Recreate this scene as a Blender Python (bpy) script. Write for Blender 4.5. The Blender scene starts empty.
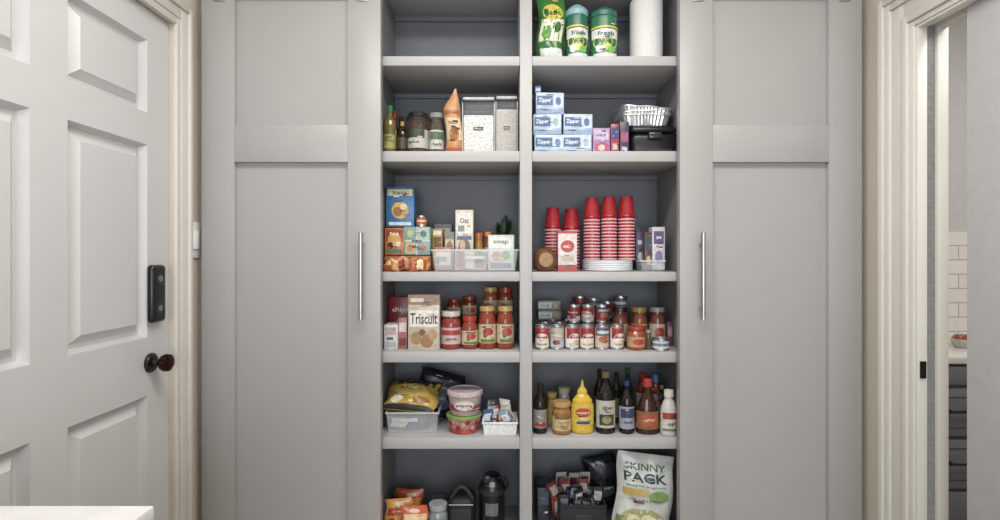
import bpy,bmesh,math,random,colorsys
from mathutils import Vector,Matrix,Euler
random.seed(3)
CZ=1.3; F=525.0
def X(px,d): return (px-500)/F*d
def Z(py,d): return CZ+(255-py)/F*d
scn=bpy.context.scene
scn.view_settings.view_transform='Standard'
scn.view_settings.look='None'
scn.view_settings.exposure=0.0
# ---------------- materials
def lin(h):
    h=h.lstrip('#'); o=[]
    for i in (0,2,4):
        c=int(h[i:i+2],16)/255
        o.append(c/12.92 if c<=.04045 else ((c+.055)/1.055)**2.4)
    return o
_m={}
def M(hx,rough=.45,metal=0,alpha=1,noise=None,scale=None,trans=0,bump=0,name=None):
    item=(name is None and metal==0)
    if noise is None: noise=.20 if item else .04
    if scale is None: scale=70 if item else 30
    k=(hx,rough,metal,alpha,noise,scale,trans,bump,name)
    if k in _m: return _m[k]
    m=bpy.data.materials.new(name or 'mat_'+hx.lstrip('#')); m.use_nodes=True
    nt=m.node_tree; p=nt.nodes['Principled BSDF']; c=lin(hx)
    if item:
        l=.3*c[0]+.6*c[1]+.1*c[2]; c=[(x*.91+l*.09)*.92 for x in c]; rough=rough*.75
    tc=nt.nodes.new('ShaderNodeTexCoord'); n=nt.nodes.new('ShaderNodeTexNoise')
    n.inputs['Scale'].default_value=scale; n.inputs['Detail'].default_value=4
    nt.links.new(tc.outputs['Object'],n.inputs['Vector'])
    mr=nt.nodes.new('ShaderNodeMapRange'); mr.inputs['From Min'].default_value=.25; mr.inputs['From Max'].default_value=.75; mr.inputs['To Min'].default_value=1-noise; mr.inputs['To Max'].default_value=1+noise
    nt.links.new(n.outputs['Fac'],mr.inputs['Value'])
    vm=nt.nodes.new('ShaderNodeVectorMath'); vm.operation='SCALE'; vm.inputs[0].default_value=c
    nt.links.new(mr.outputs['Result'],vm.inputs['Scale'])
    nt.links.new(vm.outputs['Vector'],p.inputs['Base Color'])
    p.inputs['Roughness'].default_value=rough; p.inputs['Metallic'].default_value=metal
    p.inputs['Alpha'].default_value=alpha
    p.inputs['Transmission Weight'].default_value=trans
    if bump:
        bp=nt.nodes.new('ShaderNodeBump'); bp.inputs['Strength'].default_value=bump; bp.inputs['Distance'].default_value=.002
        nt.links.new(n.outputs['Fac'],bp.inputs['Height']); nt.links.new(bp.outputs['Normal'],p.inputs['Normal'])
    _m[k]=m; return m
def brickmat(name,c1,c2,mortar,sx,bw,rh,ms=.01,rough=.3):
    m=bpy.data.materials.new(name); m.use_nodes=True; nt=m.node_tree; p=nt.nodes['Principled BSDF']
    tc=nt.nodes.new('ShaderNodeTexCoord'); mp=nt.nodes.new('ShaderNodeMapping'); b=nt.nodes.new('ShaderNodeTexBrick')
    if sx=='xz': mp.inputs['Rotation'].default_value=(math.radians(-90),0,0)
    nt.links.new(tc.outputs['Object'],mp.inputs['Vector']); nt.links.new(mp.outputs['Vector'],b.inputs['Vector'])
    b.inputs['Color1'].default_value=(*lin(c1),1); b.inputs['Color2'].default_value=(*lin(c2),1); b.inputs['Mortar'].default_value=(*lin(mortar),1)
    b.inputs['Scale'].default_value=1; b.inputs['Brick Width'].default_value=bw; b.inputs['Row Height'].default_value=rh; b.inputs['Mortar Size'].default_value=ms
    nt.links.new(b.outputs['Color'],p.inputs['Base Color']); p.inputs['Roughness'].default_value=rough
    return m
# ---------------- text cache
_t={}
def textmesh(s):
    if s in _t: return _t[s]
    cu=bpy.data.curves.new('tmp','FONT'); cu.body=s; cu.resolution_u=2; cu.offset=.018
    ob=bpy.data.objects.new('tmp',cu); scn.collection.objects.link(ob)
    dg=bpy.context.evaluated_depsgraph_get(); e=ob.evaluated_get(dg); me=e.to_mesh()
    vs=[(v.co.x,v.co.y) for v in me.vertices]; fs=[tuple(p.vertices) for p in me.polygons]
    e.to_mesh_clear(); bpy.data.objects.remove(ob); bpy.data.curves.remove(cu)
    x0=min(v[0] for v in vs);x1=max(v[0] for v in vs);y0=min(v[1] for v in vs);y1=max(v[1] for v in vs)
    vs=[((v[0]-x0)/(x1-x0)-.5,(v[1]-y0)/(y1-y0)-.5) for v in vs]
    _t[s]=(vs,fs); return _t[s]
# ---------------- builder
class B:
    def __init__(s): s.v=[];s.f=[];s.m=[];s.mats=[]
    def mi(s,mat):
        if isinstance(mat,str): mat=M(mat)
        if mat not in s.mats: s.mats.append(mat)
        return s.mats.index(mat)
    def add(s,vs,fs,mat,xf=None):
        n=len(s.v); k=s.mi(mat)
        for v in vs:
            v=Vector(v)
            if xf is not None: v=xf@v
            s.v.append(v)
        for f in fs: s.f.append([i+n for i in f]); s.m.append(k)
    def box(s,cx,cy,z0,w,d,h,mat,bev=0,xf=None,seg=2):
        bm=bmesh.new(); bmesh.ops.create_cube(bm,size=1)
        for v in bm.verts: v.co=Vector((cx+v.co.x*w,cy+v.co.y*d,z0+h/2+v.co.z*h))
        if bev: bmesh.ops.bevel(bm,geom=bm.edges[:],offset=min(bev,.45*min(w,d,h)),segments=seg,affect='EDGES',profile=.5)
        bm.verts.index_update()
        s.add([v.co.copy() for v in bm.verts],[[v.index for v in f.verts] for f in bm.faces],mat,xf); bm.free()
    def bb(s,x0,x1,y0,y1,z0,z1,mat,bev=0): s.box((x0+x1)/2,(y0+y1)/2,z0,x1-x0,y1-y0,z1-z0,mat,bev)
    def lathe(s,prof,mats,cx=0,cy=0,z=0,seg=28,xf=None,sx=1,sy=1,cap=(1,1)):
        if not isinstance(mats,(list,tuple)): mats=[mats]*(len(prof)-1)
        R=[[(cx+max(r,1e-4)*sx*math.sin(2*math.pi*i/seg),cy-max(r,1e-4)*sy*math.cos(2*math.pi*i/seg),z+zz) for i in range(seg)] for r,zz in prof]
        for j in range(len(prof)-1):
            s.add(R[j]+R[j+1],[[i,(i+1)%seg,seg+(i+1)%seg,seg+i] for i in range(seg)],mats[j],xf)
        if cap[0]: s.add(R[0],[list(range(seg))[::-1]],mats[0],xf)
        if cap[1]: s.add(R[-1],[list(range(seg))],mats[-1],xf)
    def tube(s,pts,r,mat,seg=10):
        pts=[Vector(p) for p in pts]; rings=[]
        for i,p in enumerate(pts):
            t=(pts[min(i+1,len(pts)-1)]-pts[max(i-1,0)]).normalized()
            a=t.cross(Vector((0,0,1)))
            if a.length<.1: a=t.cross(Vector((0,1,0)))
            a.normalize(); b=t.cross(a)
            rings.append([p+a*r*math.cos(2*math.pi*k/seg)+b*r*math.sin(2*math.pi*k/seg) for k in range(seg)])
        vs=[v for q in rings for v in q]; fs=[]
        for j in range(len(pts)-1):
            for k in range(seg): fs.append([j*seg+k,j*seg+(k+1)%seg,(j+1)*seg+(k+1)%seg,(j+1)*seg+k])
        fs.append(list(range(seg))); fs.append(list(range((len(pts)-1)*seg,len(pts)*seg))[::-1])
        s.add(vs,fs,mat)
    def rect(s,mp,u0,u1,v0,v1,mat,e=.0005,nu=10,nv=6):
        vs=[mp(u0+(u1-u0)*i/nu,v0+(v1-v0)*j/nv,e) for j in range(nv+1) for i in range(nu+1)]
        fs=[[j*(nu+1)+i,j*(nu+1)+i+1,(j+1)*(nu+1)+i+1,(j+1)*(nu+1)+i] for j in range(nv) for i in range(nu)]
        s.add(vs,fs,mat)
    def ell(s,mp,cu,cv,ru,rv,mat,e=.0006,seg=20):
        vs=[mp(cu,cv,e)]; fs=[]
        for k in (1,2):
            for i in range(seg): a=2*math.pi*i/seg; vs.append(mp(cu+ru*k/2*math.cos(a),cv+rv*k/2*math.sin(a),e))
        for i in range(seg):
            j=(i+1)%seg; fs.append([0,1+i,1+j]); fs.append([1+i,1+seg+i,1+seg+j,1+j])
        s.add(vs,fs,mat)
    def text(s,mp,st,cu,cv,w,h,mat,e=.0008):
        vs,fs=textmesh(st); s.add([mp(cu+x*w,cv+y*h,e) for x,y in vs],fs,mat)
    def fine(s,mp,W,H,v0,e,n=4,seed=0):
        rr=random.Random(seed)
        for i in range(n):
            u=rr.uniform(-.34,.2)*W; v=v0+rr.uniform(.05,.9)*H; l=rr.uniform(.12,.3)*W
            s.rect(mp,u,u+l,v,v+H*rr.choice((.012,.018,.03)),rr.choice(('#2c2c30','#f0ece4','#7a3a30','#3a5070','#c8a860')),e,4,1)
    def art(s,mp,W,H,specs,v0=0,e0=.0004,de=.0003,fine=5):
        for i,q in enumerate(specs):
            e=e0+de*i
            if q[0]=='r': s.rect(mp,(q[1]-.5)*W,(q[2]-.5)*W,v0+q[3]*H,v0+q[4]*H,q[5],e)
            elif q[0]=='e': s.ell(mp,(q[1]-.5)*W,v0+q[2]*H,q[3]*W,q[4]*H,q[5],e)
            else: s.text(mp,q[1],(q[2]-.5)*W,v0+q[3]*H,q[4]*W,q[5]*H,q[6],e)
        if specs and fine: s.fine(mp,W,H,v0,e0+de*(len(specs)-.5),fine,random.random())
    def done(s,name,loc=(0,0,0),rot=(0,0,0),parent=None,sharp=35):
        me=bpy.data.meshes.new(name); me.from_pydata([tuple(v) for v in s.v],[],s.f)
        for m in s.mats: me.materials.append(m)
        me.polygons.foreach_set('material_index',s.m); me.polygons.foreach_set('use_smooth',[True]*len(s.f))
        me.update()
        try: me.set_sharp_from_angle(angle=math.radians(sharp))
        except Exception: pass
        ob=bpy.data.objects.new(name,me); scn.collection.objects.link(ob); ob.location=loc; ob.rotation_euler=rot
        if parent: ob.parent=parent
        return ob
def pmap(y): return lambda u,v,e:(u,y-e,v)
def cmap(r,cx=0,cy=0): return lambda u,v,e:(cx+(r+e)*math.sin(u/r),cy-(r+e)*math.cos(u/r),v)
BL=(-.488,.074); BR=(.134,.733)
def clampx(x,w):
    if x<.1: lo,hi=BL
    else: lo,hi=BR
    return min(max(x,lo+w/2),hi-w/2)
# ---------------- palette
CAB=M('#a2a09f',.38,noise=.02,scale=3,name='cabinet_paint'); INT=M('#858587',.5,noise=.02,scale=3,name='cabinet_interior')
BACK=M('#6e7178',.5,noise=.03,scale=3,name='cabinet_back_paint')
SHF=M('#adacac',.42,noise=.02,scale=3,name='shelf_paint')
WALL=M('#cdc4b6',.7,noise=.02,scale=5,name='wall_paint'); TRIM=M('#d0cdc6',.35,noise=.02,scale=4,name='trim_paint')
DOORM=M('#c3c3c3',.35,noise=.02,scale=4,name='door_paint')
CHROME=M('#b8b8ba',.32,1,name='brushed_steel'); BLK=M('#101012',.3,name='black_plastic'); BRONZE=M('#1c1310',.3,.8,name='bronze')
CLEAR=M('#e8eef0',.08,alpha=.20,name='clear_plastic'); CLEAR2=M('#dfe6e8',.08,alpha=.38,name='clear_plastic_rim')
FOIL=M('#d4d6d8',.35,.75,noise=.15,scale=60,bump=.8,name='aluminium_foil')
# ---------------- room
def room(name,*a,mat=WALL,bev=0):
    b=B(); 
    for q in a: b.bb(*q,mat,bev)
    return b.done(name)
LW=-1.2; RW=1.448; RT=.10
FLOOR=brickmat('floor_tile','#9a938a','#a39b91','#6f6a64','xy',.6,.3,.006,.35)
room('floor',(-1.4,3.8,-2.2,3.0,-.1,0),mat=FLOOR)
room('ceiling',(-1.4,3.8,-2.2,3.0,2.75,2.85),mat=M('#e6e3de',.8,name='ceiling_paint'))
DY0,DY1,DT=.905,1.925,2.147
room('wall_left',(LW-.12,LW,DY1+.004,2.9,0,2.75))
room('wall_left_front',(LW-.12,LW,-2.1,DY0-.02,0,2.75))
room('wall_left_header',(LW-.12,LW,DY0-.02,DY1+.004,DT+.004,2.75))
room('wall_left_hall_backing',(LW-.3,LW-.13,DY0-.3,DY1+.3,0,2.75))
OY0,OY1,OT=.85,1.83,2.10
room('wall_right',(RW,RW+RT,OY1,2.9,0,2.75))
room('wall_right_front',(RW,RW+RT,-2.1,OY0,0,2.75))
room('wall_right_header',(RW,RW+RT,OY0,OY1,OT,2.75))
room('wall_kitchen_far',(RW+RT,3.7,2.76,2.9,0,2.75),mat=M('#c4c4c4',.7,name='kitchen_wall_paint'))
room('wall_kitchen_side',(3.7,3.8,-2.1,2.9,0,2.75))
room('wall_rear',(-1.32,-.9,-2.2,-2.1,0,2.75),(1.1,3.8,-2.2,-2.1,0,2.75),(-.9,1.1,-2.2,-2.1,0,.8),(-.9,1.1,-2.2,-2.1,2.3,2.75))
b=B()
for q in ((-.9,-.84,.8,2.3),(1.04,1.1,.8,2.3),(.07,.13,.8,2.3),(-.84,1.04,.8,.86),(-.84,1.04,2.24,2.3)): b.bb(q[0],q[1],-2.18,-2.1,q[2],q[3],TRIM)
b.bb(-.84,1.04,-2.16,-2.155,.86,2.24,CLEAR); b.done('added_window_1')  # unseen window added in the rear wall to go with the fill light
room('wall_back',(LW,-.52,2.105,2.9,0,2.75),(.765,RW,2.105,2.9,0,2.75),(-.52,.765,2.50,2.9,0,2.75),(-.52,.765,2.105,2.5,2.60,2.75),mat=CAB)
# ---------------- built in shelving
SA,SB,SC,SD,SE,SF=2.096,1.716,1.232,.912,.568,.12
b=B(); y0,y1=2.1,2.48
b.bb(-.515,-.495,y0,y1,0,2.6,INT); b.bb(.74,.76,y0,y1,0,2.6,INT)
b.bb(.08,.128,y0,y1,.002,2.6,SHF,.001)
b.bb(-.515,.76,y1,y1+.015,0,2.6,BACK)
for z,t in ((SA,.038),(SB,.042),(SC,.037),(SD,.042),(SE,.044),(SF,.04),(2.46,.04)):
    for x0,x1 in ((-.494,.079),(.129,.739)):
        b.bb(x0,x1,y0+.001,y1-.001,z-t,z,SHF,.0015)
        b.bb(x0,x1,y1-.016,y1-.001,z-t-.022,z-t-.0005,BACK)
b.bb(-.495,.74,2.13,2.15,0,SF-.04,CAB)
PIN=M('#4a4a4c',.5,name='pin_hole')
zz=.3
while zz<2.4:
    for yy in (2.15,2.43):
        b.tube([(-.4955,yy,zz),(-.4945,yy,zz)],.003,PIN,6); b.tube([(.7395,yy,zz),(.7405,yy,zz)],.003,PIN,6)
        b.tube([(.0795,yy,zz),(.0805,yy,zz)],.003,PIN,6); b.tube([(.1275,yy,zz),(.1285,yy,zz)],.003,PIN,6)
    zz+=.05
b.done('pantry_shelving_unit')
# ---------------- sliding doors
def sdoor(x0,x1,hx):
    yf=2.05; th=.040; zt=2.44; zb=.02; b=B()
    st=.128; r0,r1=Z(162,yf),Z(125,yf)
    b.bb(x0,x0+st,yf,yf+th,zb,zt,CAB,.0015); b.bb(x1-st,x1,yf,yf+th,zb,zt,CAB,.0015)
    for a,c in ((zt-.13,zt),(r0,r1),(zb,zb+.15)): b.bb(x0+st,x1-st,yf,yf+th,a,c,CAB,.0015)
    b.bb(x0+st-.005,x1-st+.005,yf+.022,yf+.034,zb+.1,zt-.1,CAB)
    zc0,zc1=Z(319,yf),Z(233,yf)
    b.lathe([(.0085,0),(.0085,zc1-zc0)],CHROME,hx,yf-.034,zc0,16)
    for zz in (zc0+.045,zc1-.045): b.tube([(hx,yf+.001,zz),(hx,yf-.034,zz)],.0055,CHROME)
    for xx in (x0+.07,x1-.07):
        b.bb(xx-.022,xx+.022,yf-.006,yf,zt-.15,zt+.1,CHROME,.002)
        b.tube([(xx,yf-.012,zt-.135),(xx,yf-.005,zt-.135)],.011,CHROME,14)
    return b.done('sliding_pantry_door')
X2=lambda p:X(p,2.05)
sdoor(X2(201.5),X2(380.5),X2(363)); sdoor(X2(680),X2(862),X2(700))
b=B(); b.bb(-1.19,1.44,2.062,2.078,2.50,2.54,CHROME,.002)
for i in range(7): b.tube([(-1.1+i*.41,2.104,2.52),(-1.1+i*.41,2.055,2.52)],.012,CHROME)
b.done('sliding_door_track')
# ---------------- entry door (six panel)
b=B(); xf=LW-.014; TH=.04
st=.118; pw=.333; ms=.118
ys=[DY1-st-pw,DY1-st]; ys2=[ys[0]-ms-pw,ys[0]-ms]
rows=[(.22,.815),(1.017,1.68),(1.79,2.04)]
b.bb(xf-TH,xf,ys[1],DY1,.01,DT,DOORM,.001); b.bb(xf-TH,xf,DY0,ys2[0],.01,DT,DOORM,.001); b.bb(xf-TH,xf,ys2[1],ys[0],.01,DT,DOORM)
for yy in (ys,ys2):
    for a,c in ((.01,rows[0][0]),(rows[0][1],rows[1][0]),(rows[1][1],rows[2][0]),(rows[2][1],DT)): b.bb(xf-TH,xf,yy[0],yy[1],a,c,DOORM)
    for a,c in rows:
        rings=[(0,0),(.004,-.012),(.012,-.024),(.024,-.024),(.040,-.012),(.050,-.004),(.055,-.004)]
        vs=[];fs=[]
        for o,dx in rings:
            vs+=[(xf+dx,yy[0]+o,a+o),(xf+dx,yy[1]-o,a+o),(xf+dx,yy[1]-o,c-o),(xf+dx,yy[0]+o,c-o)]
        for k in range(len(rings)-1):
            for i in range(4): j=(i+1)%4; fs.append([k*4+i,k*4+j,k*4+4+j,k*4+4+i])
        n=(len(rings)-1)*4; fs.append([n,n+1,n+2,n+3]); b.add(vs,fs,DOORM)
b.done('door_1',sharp=20)
b=B(); kx=xf+.001; ky=1.832
b.box(kx+.014,ky,Z(323,1.81),.028,.072,.200,BLK,.013,seg=4)
for zz,rr,mm in ((Z(279,1.8),.019,M('#2c2e31',.15)),(Z(279,1.8),.011,M('#6b7076',.2)),(Z(309,1.8),.02,M('#27292c',.2)),(Z(309,1.8),.010,M('#80858a',.3,.6))):
    b.tube([(kx+.02,ky,zz),(kx+.0285+(.0015 if rr<.015 else 0),ky,zz)],rr,mm,20)
b.done('electronic_door_lock')
b=B(); zk=Z(364,1.8)
R=Matrix.Translation((kx,ky-.01,zk))@Matrix.Rotation(math.radians(90),4,'Y')
b.lathe([(.034,0),(.034,.005),(.028,.011),(.014,.013),(.012,.03),(.016,.036),(.027,.043),(.031,.054),(.029,.066),(.018,.073),(.003,.075)],[BLK]*4+[BRONZE]*2+[M('#3a2218',.2,.9)]*4,xf=R,seg=24)
b.done('door_knob',sharp=60)
b=B()
prof=[(0,.012,.016),(.012,.030,.010),(.030,.070,.014),(.070,.088,.024)]
for a,c,p in prof:
    b.bb(LW,LW+p,DY1+a,DY1+c,0,DT+c,TRIM,.002)
    b.bb(LW,LW+p,DY0-c,DY0-a,0,DT+c,TRIM,.002)
    b.bb(LW,LW+p,DY0-a,DY1+a,DT+a,DT+c,TRIM,.002)
b.done('trim_1')
b=B(); prof=[(-.004,.016,.010),(.016,.040,.020),(.040,.095,.012),(.095,.12,.022),(.12,.145,.030)]
for a,c,p in prof:
    b.bb(RW-p,RW,OY1+a,OY1+c,0,OT+c,TRIM,.002)
    b.bb(RW-p,RW,OY0-c,OY0-a,0,OT+c,TRIM,.002)
    b.bb(RW-p,RW,OY0-a,OY1+a,OT+a,OT+c,TRIM,.002)
b.bb(RW-.004,RW+.030,OY1-.014,OY1,0,OT,TRIM,.001); b.bb(RW+.066,RW+RT+.004,OY1-.014,OY1,0,OT,TRIM,.001)
b.bb(RW+.030,RW+.066,OY1-.003,OY1,0,OT,M('#8d8b88'))
b.bb(RW-.004,RW+.03,OY0,OY1-.014,OT-.012,OT,TRIM); b.bb(RW+.066,RW+RT,OY0,OY1-.014,OT-.012,OT,TRIM)
b.bb(RW+.004,RW+.024,OY1-.018,OY1-.013,Z(378,1.82),Z(361,1.82),M('#2a2724',.4,.7))
b.done('trim_2')
b=B(); PD=M('#b4b4b5',.5,name='pocket_door_paint'); b.bb(RW+.032,RW+.064,.86,1.665,.01,OT-.014,PD,.002)
b.done('door_2')
for n,q in (('baseboard_left',(LW,LW+.014,DY1+.09,2.045,0,.13)),('baseboard_right',(RW-.014,RW,OY1+.147,2.045,0,.13))): room(n,q,mat=TRIM,bev=.003)
b=B(); WS=M('#f2f2f0',.35,name='switch_plastic'); zs=1.3+15*2.05/F
b.box(LW+.004,2.054,zs-.070,.008,.078,.140,WS,.002); b.box(LW+.011,2.054,zs-.036,.009,.036,.072,WS,.002); b.done('light_switch')
# ---------------- island
b=B(); MARB=M('#d0cfce',.2,noise=.22,scale=6,name='marble'); dI=.861
xr=X(155,dI); zt=Z(505,dI)
b.bb(-1.10,xr,-.6,dI,zt-.035,zt,MARB,.004); b.bb(-1.07,xr-.03,-.57,dI-.03,.0,zt-.035,CAB)
b.done('kitchen_island')
# ---------------- kitchen
DR=M('#6b6e73',.45,noise=.03,scale=4,name='drawer_paint'); GR=M('#45484c',.5,name='drawer_groove')
b=B(); zc_=Z(356,2.4); b.bb(1.56,3.3,2.40,2.735,0.08,zc_-.032,DR); b.bb(1.555,3.32,2.375,2.745,zc_-.032,zc_,M('#dad8d4',.2,noise=.08,scale=5,name='quartz'),.003); b.bb(1.56,3.3,2.45,2.735,0,.08,DR)
x=1.60
while x<3.2:
    for a,c in ((Z(384,2.4),Z(366,2.4)),(Z(435,2.4),Z(388,2.4)),(Z(487,2.4),Z(439,2.4)),(Z(520,2.4),Z(491,2.4))):
        b.bb(x,x+.588,2.384,2.40,a,c,DR,.002)
        if c-a>.15:
            for q in (a+.035,c-.04): b.bb(x+.04,x+.548,2.382,2.385,q,q+.004,GR)
            zz=(a+c)/2+.01
            b.tube([(x+.42,2.355,zz),(x+.58,2.355,zz)],.006,BLK)
            for q in (.44,.56): b.tube([(x+q,2.355,zz),(x+q,2.386,zz)],.005,BLK)
    x+=.6
b.done('kitchen_base_cabinet')
room('wall_kitchen_backsplash',(RW+RT,3.7,2.748,2.76,zc_,1.3+23*2.75/F),mat=brickmat('subway_tile','#e9e7e3','#e3e1dd','#b5b2ad','xz',.15,.075,.003,.2))
b=B(); d=2.62
b.lathe([(.03,0),(.035,.004),(.05,.03),(.052,.045),(.047,.045),(.04,.03),(.02,.01)],M('#d8d4cf',.3),cap=(1,1))
for i in range(5):
    a=i*2.4; r=.022
    b.lathe([(.021*math.sin(t*math.pi/8),.021-.021*math.cos(t*math.pi/8)) for t in range(9)],M('#b88a6a' if i%2 else '#a8503a',.5),r*math.cos(a),r*math.sin(a),.025,12)
b.done('fruit_bowl',(X(963,d),d,zc_),sharp=60)
# ================= ITEMS =================
def carton(name,p0,p1,pt,d,zb,dd,base,art=(),rz=0,h=None,side=None,fine=5):
    w=(p1-p0)/F*d; h=h or (Z(pt,d)-zb); b=B()
    b.box(0,0,0,w,dd,h,M(base,.45),.0012)
    b.box(0,0,h-.0001,w*.96,.002,.0006,M('#6a6a6a'))
    if side: b.box(w/2-.0001,0,h*.03,.0006,dd*.9,h*.94,side); b.box(-w/2+.0001,0,h*.03,.0006,dd*.9,h*.94,side)
    b.art(pmap(-dd/2),w,h,art,fine=fine)
    x=clampx(X((p0+p1)/2,d),w)
    return b.done(name,(x,d+dd/2,zb+.0005),(0,0,rz))
def can(name,p0,p1,pt,d,zb,art,label,h=None,lidc=None):
    r=(p1-p0)/F*d/2; h=h or Z(pt,d)-zb; b=B(); S=CHROME; L=M(label,.4)
    b.lathe([(r*.94,0),(r,.001),(r,.006),(r*.965,.009),(r*.975,.0092),(r*.975,h-.0092),(r*.965,h-.009),(r,h-.006),(r,h),(r*.93,h),(r*.93,h-.004),(r*.01,h-.004)],[S,S,S,S,L,S,S,S,S,S,S])
    b.art(cmap(r*.976),r*2.6,h-.02,art,.01)
    return b.done(name,(clampx(X((p0+p1)/2,d),2*r),d,zb+.0005),(0,0,random.uniform(-.5,.5)))
def jar(name,p0,p1,pt,d,zb,food,label,lid,art=(),h=None,lidr=.8,rough=.12):
    r=(p1-p0)/F*d/2; h=h or Z(pt,d)-zb; b=B(); G=M(food,rough,noise=.35,scale=60); K=M(lid,.3); lh=min(.02,h*.14); s=h-lh
    pr=[(r*.8,0),(r*.97,.003),(r,.01),(r,s*.14),(r,s*.68),(r*.96,s*.8),(r*.80,s*.93),(r*lidr*.93,s*.95),(r*lidr*.93,s),(r*lidr,s),(r*lidr*1.02,s+.002),(r*lidr*1.02,h-.002),(r*lidr*.96,h),(r*.1,h)]
    b.lathe(pr,[G]*8+[K]*5)
    if label:
        b.rect(cmap(r),-r*2.6,r*2.6,s*.16,s*.66,M(label,.5),.0005,24,2); b.art(cmap(r),r*2.2,s*.5,art,s*.16,.001)
    return b.done(name,(clampx(X((p0+p1)/2,d),2*r),d,zb+.0005),(0,0,random.uniform(-.35,.35)),sharp=40)
def bottle(name,p0,p1,pt,d,zb,pr,mats,art=(),lab=None,sx=1,sy=1,extra=None,rz=0):
    R=(p1-p0)/F*d/2; h=Z(pt,d)-zb; b=B()
    P=[(r*R,z*h) for r,z in pr]; MM=[]
    for i in range(len(P)-1):
        zz=(pr[i][1]+pr[i+1][1])/2; mm=mats[0][1]
        for lo,c in mats:
            if zz>=lo: mm=c
        MM.append(mm if not isinstance(mm,str) else M(mm,.12))
    b.lathe(P,MM,sx=sx,sy=sy)
    if lab:
        lo,hi,c=lab; f=lambda u,v,e:((R*sx+e)*math.sin(u/R),-(R*sy+e)*math.cos(u/R),v)
        b.rect(f,-R*1.45,R*1.45,lo*h,hi*h,M(c,.5),.0008,16,2); b.art(f,R*2.0,(hi-lo)*h,art,lo*h,.0014)
    if extra: extra(b,R,h)
    return b.done(name,(clampx(X((p0+p1)/2,d),2*R*sx),d,zb+.0005),(0,0,rz),sharp=40)
def pillow(w,h,T,stand,seed):
    def t(u,v):
        a=max(0,1-abs(2*u/w)**2.4)**.6; q=v/h
        c=(max(0,1-max(0,q)**2.4)**.75*min(1,.55+q*3)) if stand else max(0,1-abs(2*q-1)**3)**.65
        wr=1+.10*math.sin(u/w*17+seed+q*5)*math.sin(q*13+seed*2)+.05*math.sin(u/w*37+q*21+seed)
        return T/2*a*c*wr
    def f(u,v,e): return (u+(.006*math.sin(v/h*9+seed)),-t(u,v)-.001-e,v)
    def g(u,v,e): return (u+(.006*math.sin(v/h*9+seed)),t(u,v)+.001+e,v)
    return f,g
def bag(name,w,h,T,base,art,loc,rot=(0,0,0),stand=True,seed=1,rough=.3,nx=18,nz=22):
    b=B(); f,g=pillow(w,h,T,stand,seed); m=M(base,rough,noise=.2,scale=25)
    nu,nv=nx,nz
    for fn,flip in ((f,0),(g,1)):
        vs=[fn(w*(i/nu-.5),h*j/nv,0) for j in range(nv+1) for i in range(nu+1)]
        fs=[[j*(nu+1)+i,j*(nu+1)+i+1,(j+1)*(nu+1)+i+1,(j+1)*(nu+1)+i] for j in range(nv) for i in range(nu)]
        if flip: fs=[q[::-1] for q in fs]
        b.add(vs,fs,m)
    for z0 in ((h*.955,) if stand else (0,h*.955)):
        for k in range(4): b.rect(f,-w/2,w/2,z0+h*.045*k/4,z0+h*.045*(k+.5)/4,M(base,.5,noise=.2),.0008,nu,1)
    b.art(f,w,h,art,0,.0012,.0005)
    return b.done(name,loc,rot,sharp=60)
def bin_(name,x,y,z,w,d,h,mat=CLEAR,rim=CLEAR2,taper=.93,handles=True):
    b=B(); t=.003
    def ring(s,zz,o=0): return [(-w/2*s+o,-d/2*s+o,zz),(w/2*s-o,-d/2*s+o,zz),(w/2*s-o,d/2*s-o,zz),(-w/2*s+o,d/2*s-o,zz)]
    rr=[ring(taper,0),ring(1,h),ring(1,h,t),ring(taper,t,t)]
    vs=[v for r in rr for v in r]; fs=[[3,2,1,0],[12,13,14,15]]
    for k in range(3):
        for i in range(4): j=(i+1)%4; fs.append([k*4+i,k*4+j,k*4+4+j,k*4+4+i])
    b.add(vs,fs,mat)
    for sx_,sy_,ww,dd in ((0,-1,w+.008,.005),(0,1,w+.008,.005),(-1,0,.005,d+.008),(1,0,.005,d+.008)):
        b.box(sx_*w/2,sy_*d/2,h-.006,ww,dd,.007,rim,.001)
    if handles: b.box(0,-d/2-.001,h*.55,w*.22,.003,h*.16,rim,.001)
    return b.done(name,(x,y,z+.0005))
T='t';R_='r';E='e'
# ---- shelf A right
x=X(550,2.22)
bag('paper_napkin_pack',.118,.30,.10,'#3f7d35',[(R_,.1,.9,.30,.62,'#e8e6d0'),(E,.5,.72,.36,.12,'#d8c84a'),(T,'Basic',.5,.72,.55,.09,'#1c5a28'),(E,.35,.42,.16,.1,'#5aa845'),(R_,.12,.88,.04,.2,'#dfe8dd'),(E,.7,.5,.12,.08,'#2f6a2c')],(x+.001,2.22,SA+.0005),(0,.02,0),seed=2)
def wipes(p0,p1,pt,c,c2):
    r=(p1-p0)/F*2.22/2;h=Z(pt,2.22)-SA;b=B();L=M(c,.35);K=M(c2,.35)
    b.lathe([(r*.93,0),(r,.006),(r,h*.80),(r*.97,h*.81),(r*1.02,h*.82),(r*1.02,h*.90),(r*.8,h*.95),(r*.5,h*.96),(r*.45,h),(r*.01,h)],[L]*3+[K]*6)
    b.art(cmap(r),r*2.4,h*.8,[(R_,0,1,.52,.72,'#e4e6e0'),(E,.5,.45,.42,.2,'#c8cf6a'),(T,'WIPES',.5,.45,.6,.12,'#1d5a3c'),(R_,.1,.9,.08,.2,'#dfe3dd'),(E,.3,.3,.12,.08,'#f4f4ee'),(E,.68,.28,.14,.07,'#7ec24a'),(T,'fresh',.5,.62,.5,.1,'#2a6f9a'),(R_,0,1,.74,.78,'#d8cc4a')])
    b.done('cleaning_wipes_canister',(X((p0+p1)/2,2.22),2.22,SA+.0005),sharp=40)
wipes(565.5,588,7,'#2c6f5a','#8fb8c0'); wipes(590,617,10,'#387a55','#2f6f68')
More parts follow.
